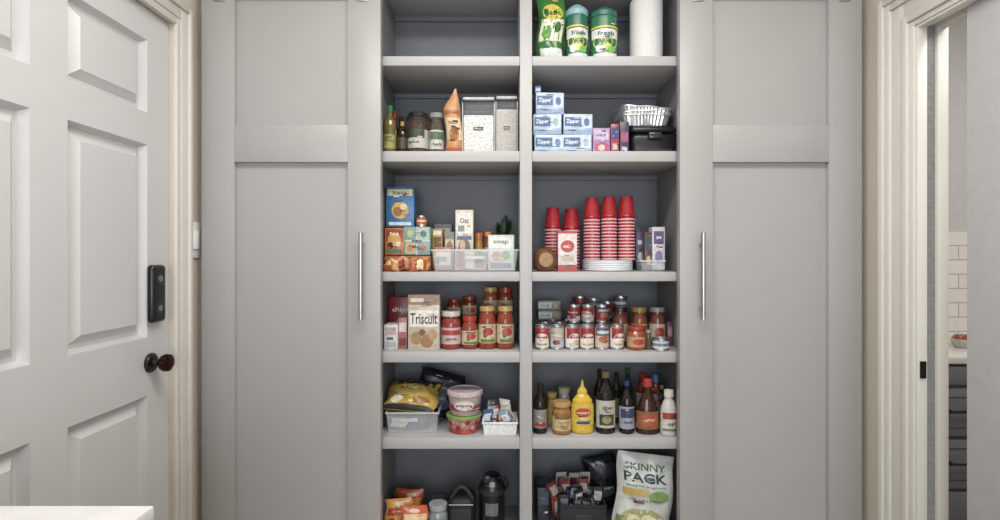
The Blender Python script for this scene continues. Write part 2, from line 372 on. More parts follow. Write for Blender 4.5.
b=B(); r=16/F*2.25; h=Z(3,2.25)-SA; PT=M('#dcdad9',.9,noise=.05,scale=90,bump=.5,name='paper_towel')
b.lathe([(r*.98,0),(r,.003),(r,h-.004),(r*.98,h),(r*.35,h),(r*.34,h-.02),(r*.01,h-.02)],[PT]*4+[M('#a89070',.8)]*2,seg=40)
b.box(r*.985,0,.002,.003,.02,h-.006,PT,.001)
b.done('paper_towel_roll',(X(646,2.25),2.25,SA+.0005))
# ---- shelf B left
PB=[(.8,0),(.98,.015),(1,.04),(1,.60),(.9,.68),(.42,.77),(.36,.80),(.36,.86),(.44,.865),(.44,.99),(.4,1),(.02,1)]
bottle('cooking_oil_bottle',383,396,106,2.2,SB,PB,[(0,'#6f6432'),(.862,'#2f7a4c')],[(T,'OIL',.5,.5,.7,.3,'#3a5a20'),(R_,0,1,.75,1,'#5a5a2a')],(.12,.5,'#a89a58'))
bottle('spice_bottle',396,406,117,2.26,SB,PB,[(0,'#241812'),(.862,'#15100e')],[],(.2,.5,'#8b3b24'))
bottle('sauce_bottle',398,406.5,122,2.17,SB,PB,[(0,'#2c1b16'),(.862,'#a88c3c')],[],(.15,.5,'#4b4030'))
bottle('spice_bottle',386,395,112,2.33,SB,PB,[(0,'#4a2c1a'),(.862,'#a83a24')],[],(.2,.5,'#b8a888'))
jar('seasoning_jar',407.5,428.5,114,2.2,SB,'#4a3b34','#b9b6ad','#1d1d1f',[(R_,0,1,.55,1,'#3c4a34'),(T,'spice',.5,.3,.5,.18,'#3a2a20')],lidr=.9)
jar('seasoning_jar',429,444,114,2.22,SB,'#544c40','#c4c2b7','#8a938a',[(R_,0,1,.5,.9,'#57745a'),(T,'herb',.5,.25,.5,.18,'#2c3c2a')],lidr=.92)
for q in (406,420): jar('seasoning_jar',q,q+12,117,2.34,SB,'#6a4a34','#a8a090','#3a3a3c',[(R_,0,1,.5,.9,'#8a5a34')],lidr=.92)
b=B(); hp=Z(89,2.2)-SB; wp=.070
def pm(u,v,e):
    q=v/hp; s=1 if q<.72 else max(.12,1-(q-.72)/.28*.95); t=.026*max(0,1-abs(2*u/wp)**2.4)**.6*min(1,.5+q*3)*(1 if q<.6 else max(.1,1-(q-.6)/.4))
    return (u*s+.006*math.sin(q*7)+.004*(q>.8),-t-.0006-e,v)
for fl in (0,1):
    fn=pm if not fl else (lambda u,v,e:(pm(u,v,e)[0],-pm(u,v,e)[1],v))
    vs=[fn(wp*(i/14-.5),hp*j/24,0) for j in range(25) for i in range(15)]
    fs=[[j*15+i,j*15+i+1,j*15+i+16,j*15+i+15] for j in range(24) for i in range(14)]
    if fl: fs=[q[::-1] for q in fs]
    b.add(vs,fs,M('#c9905a',.3,noise=.25,scale=40))
b.art(pm,wp,hp,[(R_,.06,.94,.22,.55,'#dcc09a'),(E,.5,.3,.28,.10,'#a5622a'),(T,'nuts',.5,.48,.5,.06,'#8a3a18'),(R_,.05,.95,.04,.10,'#b25a2c'),(R_,.06,.94,.60,.66,'#a8603a'),(E,.62,.36,.14,.06,'#7a4a24')])
b.done('snack_pouch',(X(453.5,2.2),2.2,SB+.0005),sharp=60)
def ocan(p0,p1,pt,fill,fc,d=2.19):
    w=(p1-p0)/F*d;h=Z(pt,d)-SB;dd=w if w>.1 else .11;b=B();G=M('#dfe6ea',.04,alpha=.10,name='clear_acrylic')
    b.box(0,0,.004,w*.92,dd*.92,h*fill,M(fc,.9,noise=.6,scale=200,bump=.9,name='dry_goods_'+fc[1:]),.006)
    b.box(0,0,0,w,dd,h*.89,G,.008); b.box(0,0,h*.895,w*.98,dd*.98,h*.03,M('#3a3b3e',.4),.002); b.box(0,0,h*.92,w*.97,dd*.97,h*.055,M('#c2c4c8',.3),.006)
    b.lathe([(w*.2,0),(w*.2,h*.02),(w*.17,h*.022)],M('#e8e8e8',.3),z=h*.975-.0005)
    for sx_ in (-1,1): b.box(sx_*w*.485,-dd*.485,h*.02,.003,.003,h*.86,M('#f4f8fa',.1,alpha=.5,name='acrylic_edge'),.001)
    b.art(pmap(-dd/2),w,h,[(R_,.36,.64,.42,.47,'#2a2b2d'),(T,'flour' if p0<480 else 'rice',.5,.445,.22,.025,'#f2f2f2')],fine=0)
    b.done('food_storage_canister',(clampx(X((p0+p1)/2,d),w),d+dd/2,SB+.0005))
ocan(462,495,95,.66,'#dad8d4'); ocan(497,519,94,.74,'#b8b2aa')
# ---- shelf B right : storage bag boxes
def ZAf(i): return [(R_,0,1,0,.22,'#8fa9cc'),(R_,.04,.6,.4,.85,'#54719f'),(T,'Zipper',.32,.62,.46,.26,'#e8eef4'),(R_,.64,.96,.3,.88,'#d0dce6'),(E,.8,.6,.1,.2,('#6a90b8','#a0b8c8','#5a7aa8')[i%3]),(T,'bags',.3,.2,.25,.12,'#2b4a80')]
for i in range(3): carton('storage_bag_box',534+(i==2)*1,563-(i==1),0,2.18,SB+.085*i,.16,'#bccddd',ZAf(i),h=.0835 if i<2 else .088,side='#6f93b8',rz=(.03,-.03,.05)[i])
carton('storage_bag_pouch_box',535,541,0,2.2,SB+.26,.06,'#5b7fb0',[(R_,.1,.9,.3,.7,'#d0dce8')],h=.034)
for i in range(2): carton('storage_bag_box',563,592,0,2.18,SB+.085*i,.16,'#b8c9da',ZAf(i+1),h=.084,side='#6f93b8',rz=(-.02,.03)[i])
carton('sandwich_bag_box',593,610,128,2.17,SB,.14,'#a880a8',[(R_,.08,.92,.55,.92,'#c8bcd4'),(T,'snack',.5,.74,.6,.13,'#6a3080'),(R_,.1,.9,.1,.4,'#b85a84'),(E,.5,.25,.2,.12,'#d4c4b0')])
carton('freezer_bag_box',611,619,124,2.17,SB,.14,'#a23a4a',[(R_,.1,.9,.5,.9,'#3a4a8a'),(R_,.2,.8,.15,.35,'#d0b8b8')])
carton('freezer_bag_box',620,629,122,2.19,SB,.14,'#4a3a58',[(R_,.1,.9,.4,.7,'#a85a7a'),(R_,.2,.8,.1,.25,'#c8c8d8')])
b=B(); w=.182; dd=.22; h=.125
b.box(0,0,0,w,dd,h*.72,M('#1d1d20',.4),.02,seg=4); b.box(0,0,h*.74,w*1.02,dd*1.02,h*.2,M('#252528',.35),.012,seg=3)
b.box(0,-dd/2-.008,h*.5,w*.3,.016,h*.22,M('#303034',.3),.005); b.box(0,-dd/2-.001,h*.1,w*.8,.002,h*.08,M('#3b3b40',.3)); b.box(0,0,h*.93,w*.7,dd*.7,h*.05,M('#1d1d20',.4),.003)
b.done('plastic_food_container',(.640,2.165+.118,SB+.0005))
b=B()
for k,(oz,ox,rot,tl) in enumerate(((0,-.004,.02,0),(.016,.006,-.05,.03),(.030,-.008,.08,-.05))):
    w=.205; dd=.20; hh=.042; s=.86
    vs=[];fs=[]
    prof=[(s,0),(s*1.04,.003),(1,hh),(1.06,hh),(1.06,hh+.005),(.99,hh+.005),(s*.98,.002)]
    ns=96
    for pi,(sc,zz) in enumerate(prof):
        for i in range(ns):
            a=2*math.pi*i/ns; c,s2=math.cos(a),math.sin(a); q=(abs(c)**6+abs(s2)**6)**(-1/6)
            rp=1+(.012 if i%2 else -.012)*(1 if pi in(1,2) else .2)+.008*math.sin(a*5+k*2)
            X_,Y_=c*q*w/2*sc*rp,s2*q*dd/2*sc*rp
            zz2=zz+oz+tl*X_+.002*math.sin(a*7+k*3)*(zz>0)+.06*abs(tl)
            vs.append((X_*math.cos(rot)-Y_*math.sin(rot)+ox,X_*math.sin(rot)+Y_*math.cos(rot),zz2))
    for j in range(len(prof)-1):
        for i in range(ns): fs.append([j*ns+i,j*ns+(i+1)%ns,(j+1)*ns+(i+1)%ns,(j+1)*ns+i])
    fs.append(list(range(ns))[::-1]); fs.append([6*ns+i for i in range(ns)]); b.add(vs,fs,FOIL)
b.done('foil_pan_stack',(.618,2.29,SB+.1255),sharp=25)
# ---- shelf C left
zt_=SC+.068
b=B(); b.box(0,0,0,.195,.20,.064,M('#9a6a48',.7),.002); b.box(0,-.1002,.01,.18,.001,.04,M('#b8542c')); b.done('snack_carton',(X(406,2.2)+.004,2.32,SC+.0005))
for i,(px,c,c2,ry,w) in enumerate(((391,'#c4602f','#e0b070',-.06,.075),(405,'#b8452c','#e8c89a',.1,.08),(419,'#d08a44','#a83a24',-.05,.075),(398,'#d8a868','#8a2a1a',1.45,.05),(417,'#b85a38','#e8d8b8',1.62,.05))):
    flat=i>2
    bag('snack_bag',w,.062 if not flat else .075,.026,c,[(R_,.1,.9,.35,.7,c2),(E,.5,.5,.25,.2,'#8a2a1a' if i%2 else '#f0d8a0')],(X(px,2.13)+(-.03 if flat else 0),2.165-.03*flat+.008*(i%2),SC+.003+.024*flat),(math.radians(-24 if not flat else -14),ry,.1*(i-1)),stand=False,seed=i+2,nx=10,nz=10)
carton('tea_box',384,403,228,2.225,zt_,.12,'#c8702f',[(R_,.05,.95,.5,.95,'#a8431f'),(E,.5,.55,.35,.25,'#d8a04a'),(T,'tea',.5,.78,.5,.14,'#f0e0c0'),(R_,.1,.9,.08,.2,'#3f7a7a'),(E,.3,.35,.15,.12,'#3a2a1c'),(E,.7,.4,.13,.1,'#e8d8b0')])
carton('tea_box',404,430,227,2.225,zt_,.12,'#7fa8a8',[(R_,.04,.46,.04,.46,'#c0a880'),(R_,.54,.96,.54,.96,'#b8c4a8'),(R_,0,1,.48,.52,'#dcd8cc'),(R_,.48,.52,0,1,'#dcd8cc'),(E,.25,.25,.12,.12,'#c08050'),(E,.75,.25,.12,.12,'#c07050'),(E,.25,.75,.12,.12,'#c8c870'),(E,.75,.75,.12,.12,'#3f7a8a'),(T,'tea',.5,.5,.4,.1,'#20404a')],fine=9)
zt2=Z(227,2.225)
carton('cereal_bar_box',386,414,187,2.235,zt2+.0008,.09,'#3a72a4',[(R_,.06,.94,.78,.94,'#d8cc9a'),(T,'bars',.5,.86,.5,.1,'#2f4a7a'),(E,.5,.42,.30,.22,'#c8a458'),(E,.42,.38,.16,.12,'#986a3a'),(R_,.1,.9,.04,.12,'#d0d8dc'),(E,.62,.5,.12,.08,'#e0d0a8')],fine=8)
can('small_food_can',416,427,216,2.26,zt2+.0008,[(R_,0,1,.4,.7,'#e0c8a0')],'#b8622c')
bx=.5*(X(431,2.15)+X(519,2.15)); bin_('clear_storage_bin',bx,2.15+.13,SC,X(519,2.15)-X(431,2.15)-.006,.25,.09)
zb=SC+.005
carton('crackers_box',455,473,210,2.25,zb,.06,'#cfc8b8',[(R_,.06,.94,.6,.95,'#dfdcd0'),(T,'Oat',.5,.82,.5,.09,'#3a3a44'),(E,.5,.35,.33,.18,'#6a5548'),(R_,.1,.9,.5,.56,'#3a5a7a'),(E,.4,.4,.15,.1,'#c8a880'),(R_,.15,.5,.64,.74,'#7a8a90')],rz=.05)
carton('soup_mix_box',433,443,229,2.28,zb,.06,'#b89848',[(R_,.1,.9,.4,.8,'#7a5a30'),(R_,.1,.9,.85,.95,'#dfdfdf')],rz=-.1)
carton('soup_mix_box',444,454,232,2.26,zb,.06,'#80807c',[(R_,.1,.9,.4,.8,'#c8b898'),(E,.5,.6,.3,.15,'#904a35')],rz=.08)
carton('soup_mix_box',434,452,224,2.36,zb,.04,'#6a7078',[(R_,.1,.9,.5,.9,'#b8a890')])
carton('pudding_box',434,452,247,2.19,zb,.05,'#a8706a',[(R_,.1,.9,.2,.8,'#cfc0b8'),(T,'mix',.5,.5,.4,.25,'#6a2a3a'),(E,.2,.4,.1,.2,'#4a6a8a')],rz=.05)
jar('peanut_butter_jar',474.5,483,233,2.33,zb,'#b9853a','#c89850','#c86a2a',lidr=.95)
jar('peanut_butter_jar',484,492,232,2.34,zb,'#905030','#c0b8a0','#d08a3a',lidr=.95)
carton('snack_cup_box',489,515,235,2.19,zb,.07,'#d0d6cc',[(R_,.04,.96,.62,.94,'#e4e6e0'),(T,'snap',.5,.78,.6,.12,'#5a7a3a'),(E,.32,.4,.18,.12,'#b85a4a'),(E,.68,.42,.18,.12,'#6a9048'),(R_,.1,.9,.05,.2,'#7a6a8a'),(E,.5,.3,.12,.1,'#d8c060')],rz=-.12)
carton('pudding_box',455,486,250,2.17,zb,.03,'#b8a09c',[(R_,.05,.3,.1,.9,'#985a5a'),(R_,.35,.6,.1,.9,'#d0c8c0'),(R_,.65,.95,.1,.9,'#7a6464')])
b=B(); b.lathe([(.026,0),(.032,.07),(.034,.08),(.03,.08),(.027,.07)],M('#4a3a30',.6))
LG=M('#2f4a2a',.5,noise=.3)
for i in range(26):
    a=i*2.399; tl=.25+.75*((i*7)%10)/10; L=.12+.06*((i*3)%5)/5
    dx,dy=math.cos(a)*tl,math.sin(a)*tl*.4; p0=Vector((0,0,.085)); pts=[p0+Vector((dx*L*.36*t,dy*L*.36*t,L*1.1*t-L*.3*t*t*tl)) for t in (0,.33,.66,1)]
    sd=Vector((-math.sin(a),math.cos(a),0)); ws=[.003,.011,.014,.001]; vs=[]
    for p,q in zip(pts,ws): vs+=[p-sd*q,p+Vector((0,0,.002)),p+sd*q]
    b.add(vs,[[k*3+j,k*3+j+1,k*3+4+j,k*3+3+j] for k in range(3) for j in range(2)],LG)
b.done('potted_plant',(X(506,2.35)-.010,2.443,SC+.0005))
# ---- shelf C right : cups
def cups(p0,p1,pt,d,zb):
    Rr=(p1-p0)/F*d/2; H=Z(pt,d)-zb; hc=.088; b=B(); RD=M('#ab1c28',.3,noise=.08); PK=M('#e0b4b8',.35,noise=.08); n=max(1,int((H-hc)/.0135)); pitch=(H-hc)/n
    P=[(Rr*.9,0)];MM=[]
    for k in range(n):
        z=k*pitch
        for r_,dz,m in ((1.0,0.0008,PK),(1.02,.0025,PK),(1.0,.0060,PK),(.93,.0067,PK),(.925,pitch-.0005,RD)):
            P.append((Rr*r_,z+dz)); MM.append(m)
    z=n*pitch
    for r_,dz in ((1.0,.001),(1.02,.003),(1.0,.005),(.93,.006),(.88,hc*.35),(.875,hc*.37),(.90,hc*.38),(.84,hc*.66),(.80,hc*.67),(.74,hc*.97),(.70,hc),(.62,hc),(.6,hc-.004),(.01,hc-.004)): P.append((Rr*r_,z+dz)); MM.append(RD)
    b.lathe(P,MM,seg=28)
    b.done('plastic_cup_stack',(X((p0+p1)/2,d),d,zb+.0005),sharp=30)
zb=SC
cups(544.5,561,208,2.33,zb); cups(563,580,209,2.34,zb)
zp=SC+.047
cups(583.5,600,198,2.28,zp); cups(601,617,197,2.28,zp); cups(618,635,197,2.28,zp)
b=B(); PW=M('#f0f0f4',.3,noise=.03,name='white_plastic')
P=[(.07,0)]
for k in range(6):
    z=.002+k*.0074; P+=[(.098,z),(.106,z+.001),(.107,z+.0045),(.105,z+.0058),(.100,z+.006)]
P+=[(.07,.040),(.01,.040)]
b.lathe(P,PW,seg=40)
b.done('plate_stack',(X(607,2.28),2.275,SC+.0005))
b=B(); b.lathe([(.03,0),(.040,.008),(.049,.028),(.051,.048),(.046,.072),(.033,.09),(.02,.095),(.012,.098),(.001,.098)],M('#6b4226',.45,noise=.45,scale=25))
b.lathe([(.030,0),(.028,.002),(.018,.003),(.001,.003)],M('#a07a50',.6),xf=Matrix.Translation((0,-.0475,.048))@Matrix.Rotation(math.radians(90),4,'X'))
b.done('wooden_bowl',(.187,2.175,SC+.0005),sharp=60)
carton('crackers_box',558,577,231,2.16,SC,.06,'#d8d2ce',[(R_,0,1,.0,.16,'#a8352f'),(E,.5,.62,.36,.15,'#b8302f'),(T,'mix',.5,.62,.4,.08,'#fff4f0'),(R_,.15,.85,.25,.38,'#b9a898'),(R_,0,1,.94,1,'#b8302f')],side='#a8352f')
bin_('clear_storage_bin',X(655,2.17),2.17+.12,SC,.10,.18,.045)
carton('playing_card_box',636,645,228,2.28,SC+.006,.05,'#2f2f38',[(R_,.1,.9,.5,.9,'#5a4a7a'),(E,.5,.3,.3,.12,'#b8b8c0'),(R_,.2,.7,.6,.7,'#c8c0d0')])
carton('cocoa_box',645,652,232,2.22,SC+.006,.05,'#5a4038',[(R_,.1,.9,.5,.85,'#3a4a68'),(E,.5,.25,.3,.12,'#c8b090')])
carton('drink_mix_box',652.5,665,227,2.21,SC+.006,.06,'#c8c4cc',[(R_,.1,.9,.6,.9,'#6a5a80'),(T,'tea',.5,.75,.4,.08,'#ffffff'),(E,.5,.3,.3,.14,'#8a7aa0')])
# ---- shelf D left
carton('cracker_box',386,409,297,2.30,SD,.07,'#98282c',[(T,'chips',.5,.72,.7,.14,'#e2d8d4'),(E,.5,.38,.3,.15,'#c89860'),(R_,0,1,.02,.1,'#d8c8b8')],side='#8a1c20')
carton('baking_mix_box',384,397.5,325,2.15,SD,.10,'#d0ceca',[(R_,.1,.9,.6,.9,'#b8a09a'),(R_,.1,.9,.1,.3,'#a8b0b8'),(R_,.2,.7,.4,.5,'#5a5a68')])
carton('baking_mix_box',398.5,407,318,2.17,SD,.10,'#a86a68',[(R_,.1,.9,.55,.85,'#dcc8c4'),(R_,.1,.9,.1,.35,'#7a3034')])
carton('cracker_box',408,439.5,295,2.14,SD,.07,'#bfb2a2',[(R_,0,1,.82,1,'#8f7460'),(R_,.04,.96,.42,.72,'#dfdad2'),(T,'Triscuit',.5,.57,.86,.2,'#4a3428'),(E,.26,.22,.17,.12,'#a08052'),(E,.6,.16,.2,.12,'#987048'),(E,.78,.28,.14,.1,'#b09064'),(R_,.08,.5,.87,.94,'#d0c4b4'),(E,.45,.32,.1,.06,'#7a5030')],side='#a89884')
jar('jam_jar',441,461,311,2.19,SD,'#8c3a30','#c4aca8','#c8c4c0',[(R_,0,1,.55,.85,'#a83a34'),(T,'jam',.5,.3,.4,.2,'#6a2024')],lidr=.92)
SJ=[(E,.5,.6,.28,.22,'#b43a28'),(T,'sauce',.5,.87,.6,.12,'#3a4a2a'),(R_,.1,.9,.05,.22,'#6a7a3a'),(E,.35,.4,.1,.1,'#4a6a30')]
for p0,p1,pt in ((461.5,478,316),(478.5,496,306),(496.5,514,306)): jar('pasta_sauce_jar',p0,p1,pt,2.19,SD,'#8a3a20','#c9b898','#b09858' if p0>470 else '#a8322c',SJ,lidr=.85)
hh=.115
for i,(p0,p1,l,fd) in enumerate(((447,461,'#98282c','#83301f'),(462,477,'#90332c','#6a2a1c'),(483,498,'#b09850','#98502a'),(498,513,'#a0342f','#8a3a22'))):
    jar('salsa_jar',p0,p1,0,2.31,SD,fd,'#c0b094','#333333',[],h=hh,lidr=.9)
    jar('salsa_jar',p0,p1,(299,296,287,287)[i],2.31,SD+hh+.001,fd,'#b8a488',l,[(E,.5,.5,.3,.3,'#a84a30')],lidr=.9)
# ---- shelf D right : cans
CA=[(R_,0,1,.45,1,'#9f2a30'),(E,.5,.5,.34,.22,'#dfd6cc'),(T,'soup',.5,.5,.4,.12,'#9a2028'),(R_,.2,.8,.1,.2,'#b89060')]
CB=[(R_,0,1,0,.35,'#b0b8c0'),(T,'beans',.5,.65,.6,.14,'#e4dcd4'),(E,.5,.25,.2,.12,'#7a3a2a')]
CC=[(R_,0,1,.6,1,'#44587c'),(E,.5,.4,.3,.2,'#a85a3a'),(R_,.1,.9,.7,.85,'#d8d0c0')]
hC=.098
px=535
for i in range(6):
    can('food_can',px,px+14.2,0,2.175,SD,(CA,CB,CA,CA,CC,CA)[i],('#e4ded6','#b8aca0','#e0dcd6','#e4dad4','#c8b8a8','#dcd6d0')[i],h=hC); px+=14.9
px=539; cols=['#c8c4bc','#98322e','#b8b0a0','#a0302c','#bcb4ac','#8a2c2c']
for i in range(5):
    can('food_can',px,px+13.5,0,2.255,SD,CB,cols[i],h=hC)
    if i>=2: can('food_can',px,px+13.5,0,2.255,SD+hC+.001,(CA,CC,CB)[i%3],cols[(i+1)%6],h=.075)
    px+=14
px=546
for i in range(6):
    can('food_can',px,px+13.5,0,2.36,SD,CB,cols[i],h=hC)
    if i>1: can('food_can',px,px+13.5,0,2.36,SD+hC+.001,(CB,CC)[i%2],cols[(i+3)%6],h=hC*(.95,.8,1.05)[i%3])
    px+=13.6
for i in range(2): carton('stock_cube_box',538,561,0,2.32,SD+hC+.002+i*.044,.07,'#7c8078',[(R_,.05,.6,.2,.8,'#b8bcb0'),(T,'broth',.33,.5,.4,.3,'#3a4a3a'),(E,.8,.5,.1,.25,'#a87048')],h=.042,rz=(.03,-.05)[i])
jar('salsa_jar',627,645,326,2.165,SD,'#98502c','#b89068','#a83a2c',[(E,.5,.5,.3,.3,'#b43a28')],lidr=.9)
jar('olive_jar',645.5,651,330,2.15,SD,'#5a4a34',None,'#98907a',lidr=.9)
can('tuna_can',652,669,338,2.15,SD,[(R_,0,1,.3,.7,'#6a8298')],'#ccc8c4')
jar('salsa_jar',612,628,307,2.25,SD,'#6a3420','#a89078','#2a1c18',[],lidr=.9)
jar('salsa_jar',631,647,307,2.255,SD,'#7a4426','#b08a58','#a8843a',[(R_,0,1,.5,.9,'#7a2a20')],lidr=.9)
jar('salsa_jar',649,665,307,2.255,SD,'#6a3a28','#b0a490','#a09890',[(E,.5,.5,.3,.3,'#983a28')],lidr=.9)
carton('gravy_mix_box',669,674,322,2.23,SD,.08,'#6a3a50',[(R_,.1,.9,.4,.8,'#a88090')])
# ---- shelf E left
bin_('clear_storage_bin',X(411,2.15)+.004,2.15+.125,SE,.215,.24,.085)
bag('chips_bag',.220,.18,.08,'#b8983a',[(R_,.0,1,.66,1,'#2a2a30'),(E,.5,.45,.34,.2,'#cbb458'),(T,'chips',.5,.5,.4,.1,'#6a3020'),(E,.25,.2,.12,.1,'#d8d0b0'),(E,.72,.2,.16,.08,'#98682c'),(R_,.0,1,0,.08,'#2c2c30')],(X(407,2.2)+.008,2.165,SE+.088),(math.radians(-62),.05,-.1),stand=False,seed=5,rough=.25)
bag('chips_bag',.20,.205,.07,'#20212a',[(R_,.1,.9,.55,.85,'#2c3450'),(T,'baked',.5,.7,.5,.08,'#a8acc0'),(E,.6,.35,.22,.14,'#4a5078'),(R_,.1,.4,.15,.35,'#6a6a74')],(X(432,2.34)-.005,2.365,SE+.008),(math.radians(-2),math.radians(16),.1),stand=False,seed=7,rough=.2)
bag('snack_bag',.17,.06,.05,'#5a3a2c',[(R_,.1,.5,.2,.8,'#c8c8c0'),(R_,.55,.9,.2,.7,'#3a5078')],(X(408,2.2),2.2,SE+.006),stand=False,seed=9)
b=B(); r=.07
b.lathe([(r*.8,0),(r*.85,.004),(r*.98,.062),(r*.99,.063),(r*1.06,.064),(r*1.06,.072),(r*1.0,.075),(r*.01,.075)],[M('#b0483c',.3,noise=.5,scale=50)]*3+[M('#7f9e4a',.35)]*4,seg=36)
b.lathe([(r*.83,0),(r*1.0,.063)],CLEAR,seg=36,cap=(0,0))
for i in range(9):
    a=-1.2+i*.3; b.ell(cmap(r*.93),a*r*.93,.03+.012*(i%3),.009,.010,'#8c1f22' if i%2 else '#d08878',.004)
b.done('fruit_tub',(X(464,2.19),2.19,SE+.0005))
b=B(); h=.098
b.lathe([(r*.82,0),(r*.86,.003),(r*1.0,h*.78),(r*1.05,h*.8),(r*1.07,h*.82),(r*1.07,h*.97),(r*1.0,h),(r*.92,h),(r*.9,h-.004),(r*.01,h-.004)],[M('#b8a8a0',.4)]*3+[M('#ccb8bc',.35)]*6,seg=36)
b.art(cmap(r*.93),r*2.2,h*.55,[(R_,0,1,.1,.5,'#88404c'),(E,.5,.5,.26,.35,'#d8ccc6'),(T,'yogurt',.5,.5,.36,.2,'#7a2c44')],h*.18,.005)
b.done('yogurt_tub',(X(465,2.19),2.19,SE+.0765))
bin_('white_basket',X(500,2.13),2.13+.07,SE,.14,.14,.052,M('#e4e4e4',.4),M('#f0f0f0',.4),handles=False)
for i,(c,c2,dx) in enumerate((('#3a5080','#c0c8d8',-.045),('#a8443c','#d0c0b8',-.02),('#c8c4c0','#4a6a90',.005),('#8098a8','#d8d8d8',.03),('#b8b0a0','#983a3a',.05),('#3a3c48','#a0a4b0',-.03),('#9aa4ac','#a84a40',.018))):
    bag('sauce_packet',.045,.085+.018*(i%3),.014,c,[(R_,.15,.85,.45,.8,c2),(E,.5,.3,.2,.1,c2)],(X(500,2.13)+dx,2.175+.014*(i%3),SE+.006),(random.uniform(-.25,.1),random.uniform(-.35,.35),random.uniform(-.4,.4)),stand=False,seed=i,nx=8,nz=8)
# ---- shelf E right : condiments
SP=[(.85,0),(.98,.015),(1,.04),(1,.56),(.92,.66),(.55,.76),(.36,.82),(.34,.89),(.42,.895),(.42,.99),(.38,1),(.02,1)]
bottle('soy_sauce_bottle',533,547,384,2.17,SE,SP,[(0,'#1d1210'),(.892,'#2a1c18')],[(T,'soy',.5,.6,.5,.14,'#e8e0d8'),(R_,.1,.9,.1,.3,'#98302a')],(.12,.5,'#8a847a'))
jar('mustard_jar',547,557,392,2.25,SE,'#a08848','#b09850','#b09a48',[],lidr=.95)
jar('mayonnaise_jar',558,570,387,2.3,SE,'#c4bcae','#5a6a90','#b8b090',[],lidr=.95)
jar('honey_jar',552,571,401,2.165,SE,'#986a38','#c4b080','#b89850',[(T,'honey',.5,.6,.6,.16,'#6a4018'),(E,.5,.25,.2,.16,'#a8803a'),(R_,.0,1,.85,1,'#7a5a30')],lidr=.93)
bottle('mustard_bottle',571,593.5,380,2.17,SE,[(.8,0),(.95,.02),(1,.06),(.98,.2),(.88,.40),(.92,.52),(.88,.62),(.6,.70),(.42,.735),(.44,.74),(.44,.80),(.3,.84),(.16,.88),(.10,.985),(.06,1),(.02,1)],[(0,M('#d8b024',.3,noise=.08)),(.737,M('#d8b62a',.3,noise=.08))],[(E,.5,.62,.36,.22,'#b8442c'),(T,'mustard',.5,.62,.55,.12,'#f4e8c8'),(R_,.2,.8,.08,.2,'#2a4a7a'),(E,.5,.34,.14,.08,'#d8c8a0')],(.16,.56,'#d8b838'),sy=.62)
bottle('balsamic_vinegar_bottle',596,615,371,2.17,SE,SP,[(0,'#16100f'),(.892,'#7a6a4a')],[(R_,.1,.9,.1,.5,'#3a4438'),(T,'olive',.5,.75,.5,.14,'#2a2a24'),(E,.5,.3,.25,.14,'#988858')],(.1,.54,'#b8b4a8'),sy=.75)
bottle('vinegar_bottle',594,605,369,2.3,SE,SP,[(0,'#241a14'),(.892,'#1c1c1c')],[],(.12,.5,'#7a7a6a'))
bottle('hot_sauce_bottle',611.5,621,372,2.3,SE,SP,[(0,'#1f2618'),(.892,'#151515')],[],(.12,.5,'#8a8a60'))
bottle('worcestershire_sauce_bottle',619,634,380,2.17,SE,SP,[(0,'#171110'),(.892,'#2a4068')],[(R_,0,1,.5,.9,'#3a4468'),(T,'sauce',.5,.3,.6,.1,'#2a2a44')],(.1,.52,'#989ca8'))
bottle('vinegar_bottle',622,633,368,2.3,SE,SP,[(0,'#2c1f18'),(.892,'#304a30')],[],(.12,.5,'#a09880'))
KB=[(.85,0),(1,.03),(1,.3),(.9,.5),(.95,.65),(.6,.8),(.5,.83),(.56,.84),(.5,.99),(.02,1)]
bottle('ketchup_bottle',636,649,372,2.31,SE,KB,[(0,'#902420'),(.83,'#a82c30')],[],(.2,.6,'#c8c0b8'))
bottle('ketchup_bottle',650,661,374,2.31,SE,KB,[(0,'#7a3428'),(.83,'#5080a8')],[],(.2,.6,'#b8c0c8'))
bottle('vinegar_bottle',663,673,385,2.31,SE,SP,[(0,'#3a2418'),(.892,'#a8a8a8')],[],(.12,.5,'#a09880'))
def hnd(b,R,h):
    b.tube([(R*.25,0,h*.80),(R*.75,0,h*.80),(R*1.0,0,h*.70),(R*.95,0,h*.58),(R*.8,0,h*.5)],R*.14,M('#4a2410',.15),8)
bottle('syrup_bottle',636,659,378,2.165,SE,[(.8,0),(.97,.02),(1,.08),(1,.3),(.85,.48),(.6,.62),(.35,.74),(.3,.84),(.42,.845),(.42,.96),(.3,1),(.02,1)],[(0,'#3a1c0e'),(.842,'#a83a30')],[(E,.5,.5,.40,.36,'#b0502e'),(T,'syrup',.5,.5,.5,.18,'#e4d4b0')],(.10,.42,'#8a5a3a'),sy=.7,extra=hnd)
bottle('ranch_dressing_bottle',660.5,677,389,2.14,SE,[(.85,0),(.97,.02),(1,.06),(1,.5),(.94,.6),(.7,.72),(.5,.78),(.5,.83),(.6,.835),(.56,.98),(.02,1)],[(0,M('#c4c0b8',.3)),(.832,M('#cfcbc4',.4))],[(R_,.0,1,.55,.85,'#983a30'),(T,'dip',.5,.3,.4,.18,'#3a4a3a'),(R_,0,1,0,.1,'#6a7a4a')],(.12,.58,'#c8c4b8'),sy=.8)
